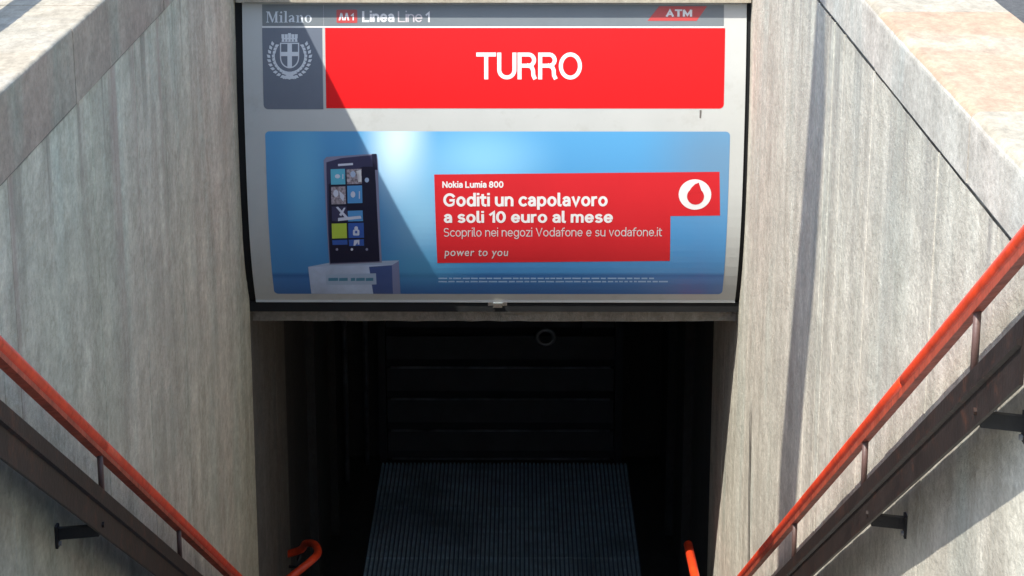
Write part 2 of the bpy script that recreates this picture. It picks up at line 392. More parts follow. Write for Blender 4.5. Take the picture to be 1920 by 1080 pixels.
# coping stones
def coping(root, x, sgn, zb, zt, wdt, joints, mats, over, seed, face, bev):
    rnd = random.Random(seed)
    for i, (a, b) in enumerate(zip(joints, joints[1:])):
        bm = bmesh.new(); d = rnd.uniform(-.0015, .0015); dz = rnd.uniform(-.0015, .0015)
        xi_, xo_, z1_, z0_ = x + sgn * (over + d), x - sgn * wdt, zt + dz, zb + .001
        sec = [(xi_, z0_)] + [(xi_ - sgn * bev * (1 - math.cos(R(q))), z1_ - bev * (1 - math.sin(R(q)))) for q in range(0, 91, 15)]
        sec += [(xi_ + (xo_ - xi_) * t_, z1_) for t_ in (.3, .55, .8)] + [(xo_ + sgn * bev * math.cos(R(q)), z1_ - bev * (1 - math.sin(R(q)))) for q in range(90, -1, -15)] + [(xo_, z0_)]
        nseg = 16; rows = []
        for k in range(nseg + 1):
            y = a + .001 + (b - a - .002) * k / nseg; wob = rnd.uniform(-.0012, .0012); wz = rnd.uniform(-.0008, .0008)
            rows.append([bm.verts.new((px_ + wob * (1 if 0 < j_ < 9 else 0), y, pz_ + wz * (1 if 0 < j_ < len(sec) - 1 else 0))) for j_, (px_, pz_) in enumerate(sec)])
        for r0, r1 in zip(rows, rows[1:]):
            for j_ in range(len(sec)): bm.faces.new((r0[j_], r0[(j_ + 1) % len(sec)], r1[(j_ + 1) % len(sec)], r1[j_]))
        bm.faces.new(rows[0][::-1]); bm.faces.new(rows[-1])
        bmesh.ops.recalc_face_normals(bm, faces=bm.faces); bm.normal_update()
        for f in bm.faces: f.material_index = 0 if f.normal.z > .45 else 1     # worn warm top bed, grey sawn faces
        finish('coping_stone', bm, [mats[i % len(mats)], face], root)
    boxo('joint_filling', (x + sgn * (over - .030), joints[0] + .01, zb + .01), (x - sgn * (wdt - .02), joints[-1] - .01, zt - .032), 'mortar', root)
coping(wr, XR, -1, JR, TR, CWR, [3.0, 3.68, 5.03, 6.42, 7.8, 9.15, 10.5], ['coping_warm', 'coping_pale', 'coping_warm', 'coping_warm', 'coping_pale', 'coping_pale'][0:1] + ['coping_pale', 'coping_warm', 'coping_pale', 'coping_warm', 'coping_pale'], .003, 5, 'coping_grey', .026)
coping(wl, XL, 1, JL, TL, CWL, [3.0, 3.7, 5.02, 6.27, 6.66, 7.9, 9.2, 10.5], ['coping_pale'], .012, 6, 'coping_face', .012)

# open crack down the arris of the right-hand wall
bm = bmesh.new(); rnd = random.Random(4)
p0 = on_x(1409, 752, XR); p1 = on_x(1404, 1120, XR)
n = 14
top = []; 
for i in range(n + 1):
    t = i / n; p = p0.lerp(p1, t); wv = .022 * min(1, t * 4 + .15) * (1 - .3 * t); j = rnd.uniform(-.008, .008)
    top.append((Vector((XR - .0062, p.y - wv + j, p.z)), Vector((XR - .0062, p.y + wv + j, p.z))))
vs = [(bm.verts.new(a), bm.verts.new(b)) for a, b in top]
for a, b in zip(vs, vs[1:]): bm.faces.new((a[0], a[1], b[1], b[0]))
finish('crack', bm, 'mortar', wr)

# ------------------------------------------------------------------ portal: lintel, rear parapet, passage below
lt = empty('lintel', (XL, YP, ZLINT), 'narrow grey concrete lintel directly under the station sign', 'lintel')
bm = bmesh.new()
box(bm, (XL - .3, YP + .14, ZLINT), (XR + .3, YP + .35, ZLINT + .30))
bmesh.ops.subdivide_edges(bm, edges=[e for e in bm.edges if abs(e.verts[0].co.x - e.verts[1].co.x) > 1], cuts=40)
bmesh.ops.bevel(bm, geom=[e for e in bm.edges if e.calc_face_angle(0) > .5], offset=.008, segments=2, affect='EDGES')
for v in bm.verts: v.co += Vector((0, random.uniform(-.002, .002), random.uniform(-.002, .002)))
finish('lintel_beam', bm, 'lintel', lt)

bw = empty('rear_parapet', (0, YP, 0), 'concrete parapet with a pale cap, above the top edge of the station sign', 'wall')
boxo('wall_body', (XL - .3, YP + .03, ZLINT + .301), (XR + .3, YP + .40, .03), 'wall', bw)
p = on_sign(930, 3)
boxo('cap', (XL + .012, sign_y(p.z) - .055, p.z + .004), (XR - .006, YP + .029, p.z + .06), 'coping_pale', bw, bevel=.006)
boxo('cap_wall', (XL + .004, YP - .01, p.z + .061), (XR - .004, YP + .40, JL + .01), 'wall', bw)
boxo('coping_stone', (XL + .014, YP - .03, JL + .012), (XR - .005, YP + .45, TL), 'coping_pale', bw, bevel=.01)

pg = empty('passage', (0, YP, ZF), 'dark underground passage behind the opening under the sign', 'passage')
YJ = on_x(530, 800, XL - .002).y
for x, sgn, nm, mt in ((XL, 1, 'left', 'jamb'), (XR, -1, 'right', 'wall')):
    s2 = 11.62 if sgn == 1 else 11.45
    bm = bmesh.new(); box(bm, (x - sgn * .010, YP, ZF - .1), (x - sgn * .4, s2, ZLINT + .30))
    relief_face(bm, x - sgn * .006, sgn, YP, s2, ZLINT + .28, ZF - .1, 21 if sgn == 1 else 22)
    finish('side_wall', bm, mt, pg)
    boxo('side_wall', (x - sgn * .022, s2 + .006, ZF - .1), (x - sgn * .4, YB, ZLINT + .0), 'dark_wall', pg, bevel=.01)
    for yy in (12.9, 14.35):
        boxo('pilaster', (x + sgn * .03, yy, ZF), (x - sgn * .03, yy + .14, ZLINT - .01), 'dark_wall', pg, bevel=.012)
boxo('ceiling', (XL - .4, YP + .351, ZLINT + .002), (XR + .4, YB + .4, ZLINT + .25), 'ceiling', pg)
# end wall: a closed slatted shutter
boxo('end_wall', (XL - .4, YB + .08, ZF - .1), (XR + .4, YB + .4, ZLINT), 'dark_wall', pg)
zz = [on_y(950, y, YB - .03).z for y in (810, 750, 690, 632)]
sp = (zz[3] - zz[0]) / 3
bl = bmesh.new()
sx0 = on_y(725, 700, YB).x; sx1 = on_y(1152, 700, YB).x
shut = empty('roller_shutter', ((sx0 + sx1) / 2, YB, ZF), 'closed dark shutter of wide horizontal slats at the far end of the passage', 'shutter')
slat = None
for k in range(-1, 9):
    z = zz[0] + k * sp
    if z + sp > ZLINT: break
    zb = max(ZF + .01, z)
    if slat is None or k == 0:
        bm = bmesh.new()
        prism(bm, [Vector((sx0, YB + .045, zb)), Vector((sx0, YB - .012, zb)), Vector((sx0, YB - .022, zb + .02)), Vector((sx0, YB + .012, zb + .06)), Vector((sx0, YB + .03, z + sp - .012)), Vector((sx0, YB + .045, z + sp - .006))], Vector((sx1 - sx0, 0, 0)))
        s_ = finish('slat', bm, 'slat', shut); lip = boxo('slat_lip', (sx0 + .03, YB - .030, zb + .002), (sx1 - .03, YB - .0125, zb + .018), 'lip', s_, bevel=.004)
        if k == 0: slat = s_; lip0 = lip; base = slat.location.copy()
        elif k == -1: slat = None
    else:
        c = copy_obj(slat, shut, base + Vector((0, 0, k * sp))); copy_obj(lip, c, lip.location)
for x in (sx0 - .06, sx1 + .005):
    boxo('guide_rail', (x, YB - .045, ZF), (x + .055, YB + .07, ZLINT - .01), 'slat', shut, bevel=.004)

# ring fixture hanging in front of the shutter
pr = on_y(1023, 632, YB - .18)
ring = empty('ring_fixture', pr, 'dark round ring on a thin horizontal pipe near the top of the dark opening', 'pipe ring')
bm = bmesh.new()
tube(bm, [pr + Vector((math.cos(a) * .062, 0, math.sin(a) * .055)) for a in [i * math.pi / 12 for i in range(25)]], .016, 10, False)
finish('ring', bm, 'galv', ring, True)
bm = bmesh.new(); tube(bm, [(sx0 + .02, pr.y + .03, pr.z + .0), (sx1 - .02, pr.y + .03, pr.z + .0)], .010, 8); finish('pipe', bm, 'slat', ring, True)
bm = bmesh.new(); tube(bm, [(pr.x + .26, pr.y + .03, pr.z), (pr.x + .26, pr.y + .03, ZLINT)], .009, 8); finish('hanger', bm, 'slat', ring, True)

# ribbed floor mat on the landing
mx0 = on_y(700, 980, 14.7).x; mx1 = on_y(1188, 980, 14.7).x
mt_ = empty('floor_mat', ((mx0 + mx1) / 2, 14, ZF), 'blue-grey ribbed metal floor mat at the bottom of the dark stairwell', 'floor mat')
n = 62; y0m, y1m = YL + .9, YB - .12
boxo('mat_backing', (mx0, y0m, ZF + .004), (mx1, y1m, ZF + .010), 'rib_base', mt_)
rw = (mx1 - mx0) / n; bm = bmesh.new(); rnd = random.Random(8)
cuts = [y0m + (y1m - y0m) * k / 9 for k in range(10)]
for k in range(9):
    tilt = rnd.uniform(-.004, .004)
    for i in range(n):
        x = mx0 + (i + .14) * rw; x2 = mx0 + (i + .78) * rw
        z1 = ZF + .026 + rnd.uniform(-.0015, .0015); ya, yb = cuts[k] + .004, cuts[k + 1] - .010
        prism(bm, [Vector((x, ya, ZF + .0101)), Vector((x2, ya, ZF + .0101)), Vector((x2 - .003, ya, z1)), Vector((x + .003, ya, z1))], Vector((0, yb - ya, tilt)))
tag(finish('mat_rib', bm, 'rubber', mt_), kind='stuff')

# conduits on the left wall of the passage
for px_, y_ in ((652, 15.3), (690, 15.72)):
    q = on_y(px_, 900, y_); bm = bmesh.new()
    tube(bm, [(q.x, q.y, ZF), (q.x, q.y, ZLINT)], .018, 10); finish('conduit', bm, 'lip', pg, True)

# ------------------------------------------------------------------ station sign
SX0 = (on_sign(455, 60).x + on_sign(479, 560).x) / 2
SX1 = (on_sign(1398, 60).x + on_sign(1380, 560).x) / 2
SZT = on_sign(930, 6).z; SZB = on_sign(930, 566).z
sg = empty('station_sign', ((SX0 + SX1) / 2, sign_y(SZB), SZB), 'wide curved metro station sign reading TURRO, with a blue phone poster below', 'sign')
def arc_solid(x0, x1, z0, z1, off, depth_y, mat, name, bev=0):
    """a box whose front follows the bowed sign face"""
    bm = bmesh.new(); n = 28; fr = []
    for i in range(n + 1):
        z = z0 + (z1 - z0) * i / n; fr.append((sign_y(z, off), z))
    poly = [Vector((x0, y, z)) for y, z in fr] + [Vector((x0, depth_y, z1)), Vector((x0, depth_y, z0))]
    prism(bm, poly, Vector((x1 - x0, 0, 0)))
    return finish(name, bm, mat, sg)
arc_solid(SX0, SX1, SZB, SZT, 0, YP - .022, 'panel', 'face_panel')
arc_solid(SX0 - .034, SX0 - .0005, SZB - .02, SZT, -.012, YP + .02, 'black', 'side_casing')
arc_solid(SX1 + .0005, SX1 + .022, SZB - .02, SZT, -.012, YP + .02, 'black', 'side_casing')
boxo('bottom_casing', (SX0 - .034, sign_y(SZB) + .004, SZB - .050), (SX1 + .022, YP + .02, SZB - .001), 'black', sg, bevel=.004)

# --- flat print: polygons in (x, z) of the sign, cut every 3 cm and wrapped onto the bowed face
EPS = .0006
class Print:
    def __init__(s): s.items = []          # (polygon list | mesh, material, layer)
    def poly(s, pts, mat, layer=1): s.items.append(([(p.x, p.z) for p in (on_sign(*q) for q in pts)], mat, layer)); return s
    def tris(s, verts, faces, mat, layer=1): s.items.append(((verts, faces), mat, layer)); return s
    def build(s, name, parent):
        mats = []; me_v = []; me_f = []; me_m = []
        for it, mat, layer in s.items:
            if mat not in mats: mats.append(mat)
            bm = bmesh.new()
            if isinstance(it, tuple):
                vs = [bm.verts.new((x, 0, z)) for x, z in it[0]]
                for f in it[1]:
                    try: bm.faces.new([vs[i] for i in f])
                    except ValueError: pass
            else:
                vs = [bm.verts.new((x, 0, z)) for x, z in it]; bm.faces.new(vs)
            bmesh.ops.triangulate(bm, faces=bm.faces[:])
            zs = [v.co.z for v in bm.verts]; z = min(zs) + .03
            while z < max(zs):
                bmesh.ops.bisect_plane(bm, geom=bm.verts[:] + bm.edges[:] + bm.faces[:], plane_co=(0, 0, z), plane_no=(0, 0, 1)); z += .03
            for f in bm.faces:
                f.normal_update()
                if f.normal.y > 0: f.normal_flip()
            bm.verts.index_update(); b0 = len(me_v)
            me_v += [(v.co.x, sign_y(v.co.z, EPS * layer + .0003), v.co.z) for v in bm.verts]
            for f in bm.faces: me_f.append([b0 + v.index for v in f.verts]); me_m.append(mats.index(mat))
            bm.free()
        me = bpy.data.meshes.new(name); me.from_pydata(me_v, [], me_f); me.update()
        for p, i in zip(me.polygons, me_m): p.material_index = i
        return link(name, me, mats, parent)
def text_geo(s, bold=0., shear=0., space=1.0):
    cu = bpy.data.curves.new('t', 'FONT'); cu.body = s; cu.size = 1; cu.offset = bold; cu.shear = shear; cu.space_character = space; cu.resolution_u = 6
    o = bpy.data.objects.new('t', cu); C.objects.link(o)
    bpy.context.view_layer.update()
    me = bpy.data.meshes.new_from_object(o.evaluated_get(bpy.context.evaluated_depsgraph_get()))
    v = [(q.co.x, q.co.y) for q in me.vertices]; f = [list(q.vertices) for q in me.polygons]
    bpy.data.objects.remove(o); bpy.data.curves.remove(cu); bpy.data.meshes.remove(me)
    return v, f
def text(pr, s, tl, br, mat, layer=2, bold=0., shear=0., space=1., tilt=0., only_h=None):
    """fit the words to the rectangle between two corners on the sign"""
    v, f = text_geo(s, bold, shear, space)
    x0 = min(a for a, b in v); x1 = max(a for a, b in v); y0 = min(b for a, b in v); y1 = max(b for a, b in v)
    A = on_sign(*tl); B = on_sign(*br)
    out = [(A.x + (a - x0) / (x1 - x0) * (B.x - A.x), B.z + (b - y0) / (y1 - y0) * (A.z - B.z) + tilt * (a - x0) / (x1 - x0)) for a, b in v]
    pr.tris(out, f, mat, layer)
def rrect(x0, y0, x1, y1, r, corners='abcd', n=6, skew=None):
    """rounded rectangle in picture units on the sign; corners: a=top left b=top right c=bottom right d=bottom left"""
    out = []
    for key, cx, cy, a0 in (('a', x0 + r, y0 + r, 180), ('b', x1 - r, y0 + r, 270), ('c', x1 - r, y1 - r, 0), ('d', x0 + r, y1 - r, 90)):
        if key in corners:
            for i in range(n + 1):
                a = R(a0 + 90 * i / n); out.append((cx + r * math.cos(a), cy + r * math.sin(a)))
        else: out.append({'a': (x0, y0), 'b': (x1, y0), 'c': (x1, y1), 'd': (x0, y1)}[key])
    return out
def circ(cx, cy, rx, ry=None, n=28, a0=0, a1=360):
    ry = ry or rx
    return [(cx + rx * math.cos(R(a0 + (a1 - a0) * i / n)), cy + ry * math.sin(R(a0 + (a1 - a0) * i / n))) for i in range(n + (0 if a1 - a0 == 360 else 1))]

# a plain sans serif drawn with strokes: every glyph is a list of centre lines, units of x-height 5, cap height 7
def arc(cx, cy, rx, ry, a0, a1, n=10):
    return [(cx + rx * math.cos(R(a0 + (a1 - a0) * i / n)), cy + ry * math.sin(R(a0 + (a1 - a0) * i / n))) for i in range(n + 1)]
def glyph(ch):
    """(advance width, strokes)"""
    A_ = arc
    bowl = A_(1.9, 2.5, 1.9, 2.5, 0, 360, 22)
    G_ = {
     'T': (4.8, [[(0, 7), (4.8, 7)], [(2.4, 7), (2.4, 0)]]),
     'U': (4.6, [[(0, 7), (0, 2.3)] + A_(2.3, 2.3, 2.3, 2.3, 190, 350, 12) + [(4.6, 2.3), (4.6, 7)]]),
     'R': (4.7, [[(0, 0), (0, 7)], [(0, 7), (2.7, 7)] + A_(2.7, 5.3, 1.7, 1.7, 80, -80, 9) + [(2.7, 3.6), (0, 3.6)], [(2.7, 3.6), (3.7, 3.2), (4.1, 2.2), (4.2, .6), (4.5, 0)]]),
     'O': (5.8, [A_(2.9, 3.5, 2.9, 3.55, 0, 360, 28)]), 'L': (3.6, [[(0, 7), (0, 0), (3.7, 0)]]),
     'N': (4.8, [[(0, 0), (0, 7)], [(0, 7), (4.8, 0)], [(4.8, 0), (4.8, 7)]]),
     'V': (4.8, [[(0, 7), (2.4, 0), (4.8, 7)]]), 'A': (5.0, [[(0, 0), (2.5, 7), (5, 0)], [(1, 2.2), (4, 2.2)]]),
     'M': (5.8, [[(0, 0), (0, 7)], [(0, 7), (2.9, 1.2), (5.8, 7)], [(5.8, 7), (5.8, 0)]]),
     'G': (5.4, [A_(2.9, 3.5, 2.9, 3.5, 40, 330, 20) + [(5.4, 1.6), (5.4, 3.3), (3.3, 3.3)]]),
     'S': (4.0, [A_(2.1, 5.25, 1.9, 1.75, 40, 250, 10) + A_(2.0, 1.8, 2.1, 1.8, 75, -140, 11)]),
     'i': (0, [[(0, 0), (0, 5)], [(0, 7.1), (0, 7.3)]]), 'l': (.7, [[(0, 7.4), (0, .9), (.25, .2), (1.0, 0)]]),
     'o': (3.8, [bowl]), 'a': (3.3, [A_(1.6, 3.4, 1.5, 1.6, 150, 10, 8) + [(3.2, 3), (3.2, 0)], [(3.2, 2.9), (1.5, 2.8)] + A_(1.4, 1.4, 1.3, 1.4, 100, 280, 8) + [(2.4, .3), (3.2, 1.4)]]),
     'c': (3.2, [A_(2.0, 2.5, 2.0, 2.5, 50, 310, 16)]), 'e': (3.7, [[(.1, 2.5), (3.7, 2.5)] + A_(1.9, 2.5, 1.85, 2.5, 8, 318, 18)]),
     'd': (3.8, [bowl, [(3.8, 0), (3.8, 7.4)]]), 'p': (3.8, [bowl, [(0, 5), (0, -2.2)]]),
     'g': (3.8, [bowl, [(3.8, 5), (3.8, -.4)] + A_(2.0, -.5, 1.8, 1.7, -10, -150, 8)]),
     'n': (3.5, [[(0, 0), (0, 5)], [(0, 3)] + A_(1.75, 3.1, 1.75, 1.9, 165, 5, 9) + [(3.5, 0)]]),
     'm': (5.8, [[(0, 0), (0, 5)], [(0, 3.2)] + A_(1.45, 3.3, 1.45, 1.7, 165, 5, 8) + [(2.9, 0)], [(2.9, 3.2)] + A_(4.35, 3.3, 1.45, 1.7, 165, 5, 8) + [(5.8, 0)]]),
     'u': (3.5, [[(0, 5), (0, 1.9)] + A_(1.75, 1.9, 1.75, 1.9, 185, 350, 9), [(3.5, 5), (3.5, 0)]]),
     'r': (1.9, [[(0, 0), (0, 5)], [(0, 3)] + A_(1.8, 3.1, 1.8, 1.85, 165, 88, 6)]),
     's': (3.0, [A_(1.6, 3.75, 1.4, 1.25, 40, 250, 9) + A_(1.5, 1.3, 1.55, 1.3, 75, -140, 9)]),
     't': (1.9, [[(.6, 6.6), (.6, 1.2), (1.0, .3), (2.1, 0)], [(-.4, 5), (2.1, 5)]]), 'f': (1.9, [[(.6, 0), (.6, 5.8), (1.1, 6.9), (2.3, 7.2)], [(-.4, 4.9), (2.1, 4.9)]]),
     'v': (3.4, [[(0, 5), (1.7, 0), (3.4, 5)]]), 'z': (3.0, [[(0, 5), (3.0, 5), (0, 0), (3.1, 0)]]),
     'k': (3.2, [[(0, 0), (0, 7.4)], [(0, 2.3), (3, 5)], [(1.1, 3.1), (3.3, 0)]]),
     '1': (1.9, [[(0, 5.2), (1.9, 7), (1.9, 0)]]), '0': (4.0, [A_(2.0, 3.5, 2.0, 3.5, 0, 360, 24)]),
     '8': (3.8, [A_(1.9, 5.25, 1.6, 1.75, 0, 360, 18), A_(1.9, 1.8, 1.9, 1.8, 0, 360, 18)]), '.': (.2, [[(0, 0), (0, .2)]]),
    }
    return G_[ch]
def ribbon(pts, w):
    n = len(pts); closed = math.hypot(pts[0][0] - pts[-1][0], pts[0][1] - pts[-1][1]) < 1e-6
    if closed: pts = pts[:-1]; n -= 1
    pts = list(pts)
    if not closed:
        for i0, i1 in ((0, 1), (-1, -2)):
            dx, dy = pts[i0][0] - pts[i1][0], pts[i0][1] - pts[i1][1]; l = math.hypot(dx, dy) or 1; e = min(w * .5, .6)
            pts[i0] = (pts[i0][0] + dx / l * e, pts[i0][1] + dy / l * e)
    out = []
    for i in range(n):
        p = pts[i]; a = pts[i - 1] if (i or closed) else None; b = pts[(i + 1) % n] if (i < n - 1 or closed) else None
        def nr(u, v):
            dx, dy = v[0] - u[0], v[1] - u[1]; l = math.hypot(dx, dy) or 1; return (-dy / l, dx / l)
        if a is None: nx, ny = nr(p, b); k = 1
        elif b is None: nx, ny = nr(a, p); k = 1
        else:
            n1, n2 = nr(a, p), nr(p, b); nx, ny = n1[0] + n2[0], n1[1] + n2[1]; l = math.hypot(nx, ny) or 1; nx /= l; ny /= l
            k = min(2.0, 1 / max(.3, nx * n1[0] + ny * n1[1]))
        out.append(((p[0] + nx * w / 2 * k, p[1] + ny * w / 2 * k), (p[0] - nx * w / 2 * k, p[1] - ny * w / 2 * k)))
    return out, closed
def stext(pr, s_, tl, br, mat, layer=3, wt=1.0, gap=1.0, wordgap=2.6, slant=0., tilt=0.):
    """fit words set in the stroke face between two corners on the sign"""
    segs = []; x = 0
    for ch in s_:
        if ch == ' ': x += wordgap; continue
        adv, strokes = glyph(ch)
        for k, st_ in enumerate(strokes):
            rb_, cl = ribbon([(x + px_, py_) for px_, py_ in st_], wt); segs.append((rb_, cl, k))
        x += adv + gap + wt
    allp = [p for r_, _, _ in segs for q in r_ for p in q]
    allp = [(a + slant * b, b) for a, b in allp]
    x0 = min(a for a, b in allp); x1 = max(a for a, b in allp); y0 = min(b for a, b in allp); y1 = max(b for a, b in allp)
    A_ = on_sign(*tl); B_ = on_sign(*br)
    def mp(p):
        a = p[0] + slant * p[1]; t = (a - x0) / (x1 - x0)
        return (A_.x + t * (B_.x - A_.x), B_.z + (p[1] - y0) / (y1 - y0) * (A_.z - B_.z) + tilt * t)
    for r_, cl, k in segs:
        v = [mp(p) for q in r_ for p in q]; n = len(r_)
        f = [(2 * i, 2 * ((i + 1) % n), 2 * ((i + 1) % n) + 1, 2 * i + 1) for i in range(n if cl else n - 1)]
        pr.tris(v, f, mat, layer + .25 * k)

# straight-edged rectangle in sign metres, from two corner pixels
def srect(pr, tl, br, mat, layer=1, r=0., corners='abcd'):
    A = on_sign(*tl); B = on_sign(*br); pts = []
    x0, x1, z0, z1 = A.x, B.x, B.z, A.z
    for key, cx, cz, a0, p in (('a', x0 + r, z1 - r, 180, (x0, z1)), ('b', x1 - r, z1 - r, 90, (x1, z1)), ('c', x1 - r, z0 + r, 0, (x1, z0)), ('d', x0 + r, z0 + r, 270, (x0, z0))):
        if r and key in corners:
            for i in range(7):
                a = R(a0 - 90 * i / 6); pts.append((cx + r * math.cos(a), cz + r * math.sin(a)))
        else: pts.append(p)
    pr.items.append((pts, mat, layer))

# header strip
P = Print(); srect(P, (491.5, 8), (1357, 49), 'hdr', 1)
header = P.build('header_strip', sg)
P = Print()
# "Milano" in serif letters, drawn by hand
def serif(pr, x, y, ch, h, mat):
    """tiny serif face; x,y = left baseline in picture units; h = cap height; returns advance"""
    k = h / 10.; t = 1.5 * k; s = .55 * k
    def q(*pts): pr.poly([(x + a * k, y - b * k) for a, b in pts], mat, 2)
    T = 1.9; H = .75
    if ch == 'M':
        q((0, 0), (2.6, 0), (2.6, .6), (0, .6)); q((1.0, .6), (1.7, .6), (1.7, 9.4), (1.0, 9.4)); q((0, 9.4), (3.2, 9.4), (3.2, 10), (0, 10))
        q((1.3, 10), (3.2, 10), (6.3, 1.8), (5.4, 0)); q((5.4, 0), (6.1, 0), (9.3, 9.4), (8.6, 9.4))
        q((8.4, .6), (10.2, .6), (10.2, 9.4), (8.4, 9.4)); q((7.6, 0), (11.2, 0), (11.2, .6), (7.6, .6)); q((8.5, 9.4), (11.2, 9.4), (11.2, 10), (8.5, 10)); return 12 * k
    if ch in 'il':
        top = 6.6 if ch == 'i' else 10.4
        q((1, .5), (2.6, .5), (2.6, top), (1, top)); q((0, 0), (3.6, 0), (3.6, .5), (0, .5)); q((0, top - .6), (1, top - .6), (1, top), (0, top))
        if ch == 'i': pr.poly([(x + a, y - b) for a, b in [(1.8 * k + .95 * k * math.cos(R(j * 45)), 9.2 * k + .95 * k * math.sin(R(j * 45))) for j in range(8)]], mat, 2)
        return 4.2 * k
    if ch == 'a':
        q((3.6, .3), (5.2, .3), (5.2, 5), (3.6, 5)); q((5.2, .3), (6.2, .5), (6.2, .9), (5.2, .8)); q((1.0, 6.2), (3.6, 6.8), (5.2, 5), (3.6, 5), (3.2, 6.1), (1.8, 5.6))
        q((.3, 5), (1.5, 5), (1.6, 5.6), (1.0, 6.2)); q((.2, 1.6), (1.6, 1.2), (3.6, 3.4), (3.6, 4.2), (1.2, 3.3)); q((.2, 1.6), (1.2, 0), (3.6, 1.0), (3.6, 1.6), (2.2, .8), (1.6, 1.5)); return 6.8 * k
    if ch == 'n':
        q((1, .5), (2.6, .5), (2.6, 6.6), (1, 6.6)); q((0, 0), (3.5, 0), (3.5, .5), (0, .5)); q((0, 6.1), (1, 6.1), (1, 6.6), (0, 6.6))
        q((2.6, 5.2), (4.2, 6.9), (5.6, 6.5), (6.4, 5), (4.8, 5), (4.2, 6)); q((4.8, .5), (6.4, .5), (6.4, 5), (4.8, 5)); q((4, 0), (7.4, 0), (7.4, .5), (4, .5)); return 8 * k
    if ch == 'o':
        n = 16
        o_ = [(3.3 + 3.2 * math.cos(2 * math.pi * j / n), 3.3 + 3.5 * math.sin(2 * math.pi * j / n)) for j in range(n)]
        i_ = [(3.3 + 1.6 * math.cos(2 * math.pi * j / n), 3.3 + 3.0 * math.sin(2 * math.pi * j / n)) for j in range(n)]
        for j in range(n): q(o_[j], o_[(j + 1) % n], i_[(j + 1) % n], i_[j])
        return 7 * k
x = 499
for ch in 'Milano': x += serif(P, x, 42, ch, 20.5, 'lightgrey')
lines_h = [('Linea', (679, 20), (740, 41.5), 'white', 1.55), ('Line', (746, 20), (792, 41.5), 'midwhite', .8), ('1', (797.5, 20.5), (806, 41.5), 'white', 1.4)]
P.build('city_lettering', header)
for t_, a_, b_, m_, w_ in lines_h:
    P = Print(); stext(P, t_, a_, b_, m_, 2, w_, gap=.3); P.build('line_lettering', header)
P = Print()
# line logo: red box with the double-arch M and the number
srect(P, (631, 18), (670, 43), 'atmred', 2, r=.006)
for cx in (640, 650):
    P.poly([(cx - 5, 38), (cx - 1.6, 24), (cx + 1.2, 24), (cx - 2, 38)], 'white', 3)
    P.poly([(cx + 5, 38), (cx + 1.6, 24), (cx - 1.2, 24), (cx + 2, 38)], 'white', 3)
stext(P, '1', (657.5, 24), (663.5, 38), 'white', 3, 1.5)
P.build('line_logo', header)
P = Print()
# operator logo: red slanted bar
P.poly([(1214, 39), (1306, 39), (1326, 11.5), (1236, 11.5)], 'atmred', 2)
stext(P, 'ATM', (1248, 16), (1298, 31.5), 'white', 3, 1.9, gap=.25)
P.build('operator_logo', header)

# white rules
P = Print(); srect(P, (491.5, 49.2), (1357, 52.2), 'white', 2); srect(P, (606.5, 9), (609.5, 205), 'white', 3)
P.build('white_rule', sg)
# red name board
P = Print(); srect(P, (609.5, 52.4), (1357, 203.5), 'red', 1, r=.02, corners='c')
nb = P.build('name_board', sg)
P = Print(); stext(P, 'TURRO', (893, 98), (1091, 150), 'white', 2, 1.22, gap=.34)
P.build('station_name_lettering', nb)
# crest panel
P = Print(); srect(P, (491.5, 52.4), (606.4, 205), 'crest_bg', 1, r=.02, corners='d')
cp = P.build('crest_panel', sg)
P = Print(); G = 'lightgrey'
# shield
shield = [(525, 80), (561, 80), (561, 108)] + [(543 + 18 * math.cos(R(a)), 108 + 20 * math.sin(R(a))) for a in range(10, 180, 14)] + [(525, 108)]
P.poly(shield, G, 2)
inner = [(527.2, 82.2), (558.8, 82.2), (558.8, 108)] + [(543 + 15.8 * math.cos(R(a)), 108 + 17.6 * math.sin(R(a))) for a in range(10, 180, 14)] + [(527.2, 108)]
P.poly(inner, 'crest_bg', 3)
P.poly([(539, 82.2), (547.5, 82.2), (547.5, 126), (539, 126)], G, 4); P.poly([(527.2, 97), (558.8, 97), (558.8, 105), (527.2, 105)], G, 5)
# mural crown
P.poly([(528, 78.5), (558, 78.5), (557, 71), (529, 71)], G, 2)
for i, cx in enumerate((530.5, 536.8, 543, 549.2, 555.5)):
    P.poly([(cx - 2.5, 72), (cx + 2.5, 72), (cx + 2.8, 64 - (2 if i == 2 else 0)), (cx - 2.8, 64 - (2 if i == 2 else 0))], G, 3)
for cx in (534, 540, 546, 552): P.poly([(cx - .9, 77.5), (cx + .9, 77.5), (cx + .9, 73.5), (cx - .9, 73.5)], 'crest_bg', 4)
# laurel and oak branches: leaves set along two arcs that cross below
for sgn in (-1, 1):
    for i in range(12):
        a = R(-28 + i * 11.5); cx = 543 + sgn * 34.5 * math.cos(a) * (1 if i > 2 else .97); cy = 104 + 37 * math.sin(a)
        for side in (-1, 1):
            dx, dy = sgn * math.cos(a), math.sin(a); tx, ty = sgn * math.sin(a), -math.cos(a)
            ax = cx + side * dx * 1.6; ay = cy + side * dy * 1.6
            ex, ey = (side * dx * .75 + tx * .9), (side * dy * .75 + ty * .9); l = math.hypot(ex, ey); ex /= l; ey /= l
            P.poly([(ax, ay), (ax + ex * 4 - ey * 3.2, ay + ey * 4 + ex * 3.2), (ax + ex * 9.5, ay + ey * 9.5), (ax + ex * 4 + ey * 3.2, ay + ey * 4 - ex * 3.2)], G, 2 + (i % 2) + (2 if side > 0 else 0))
    P.poly([(543 + sgn * 12, 134), (543 + sgn * 15, 137), (543 - sgn * 12, 148), (543 - sgn * 14, 144)], G, 6)
P.build('city_crest', cp)

# pen mark on the white band
P = Print(); P.poly([(1312, 206), (1315.5, 207), (1314.5, 222), (1311.5, 221)], 'ink', 1); P.build('pen_mark', sg)

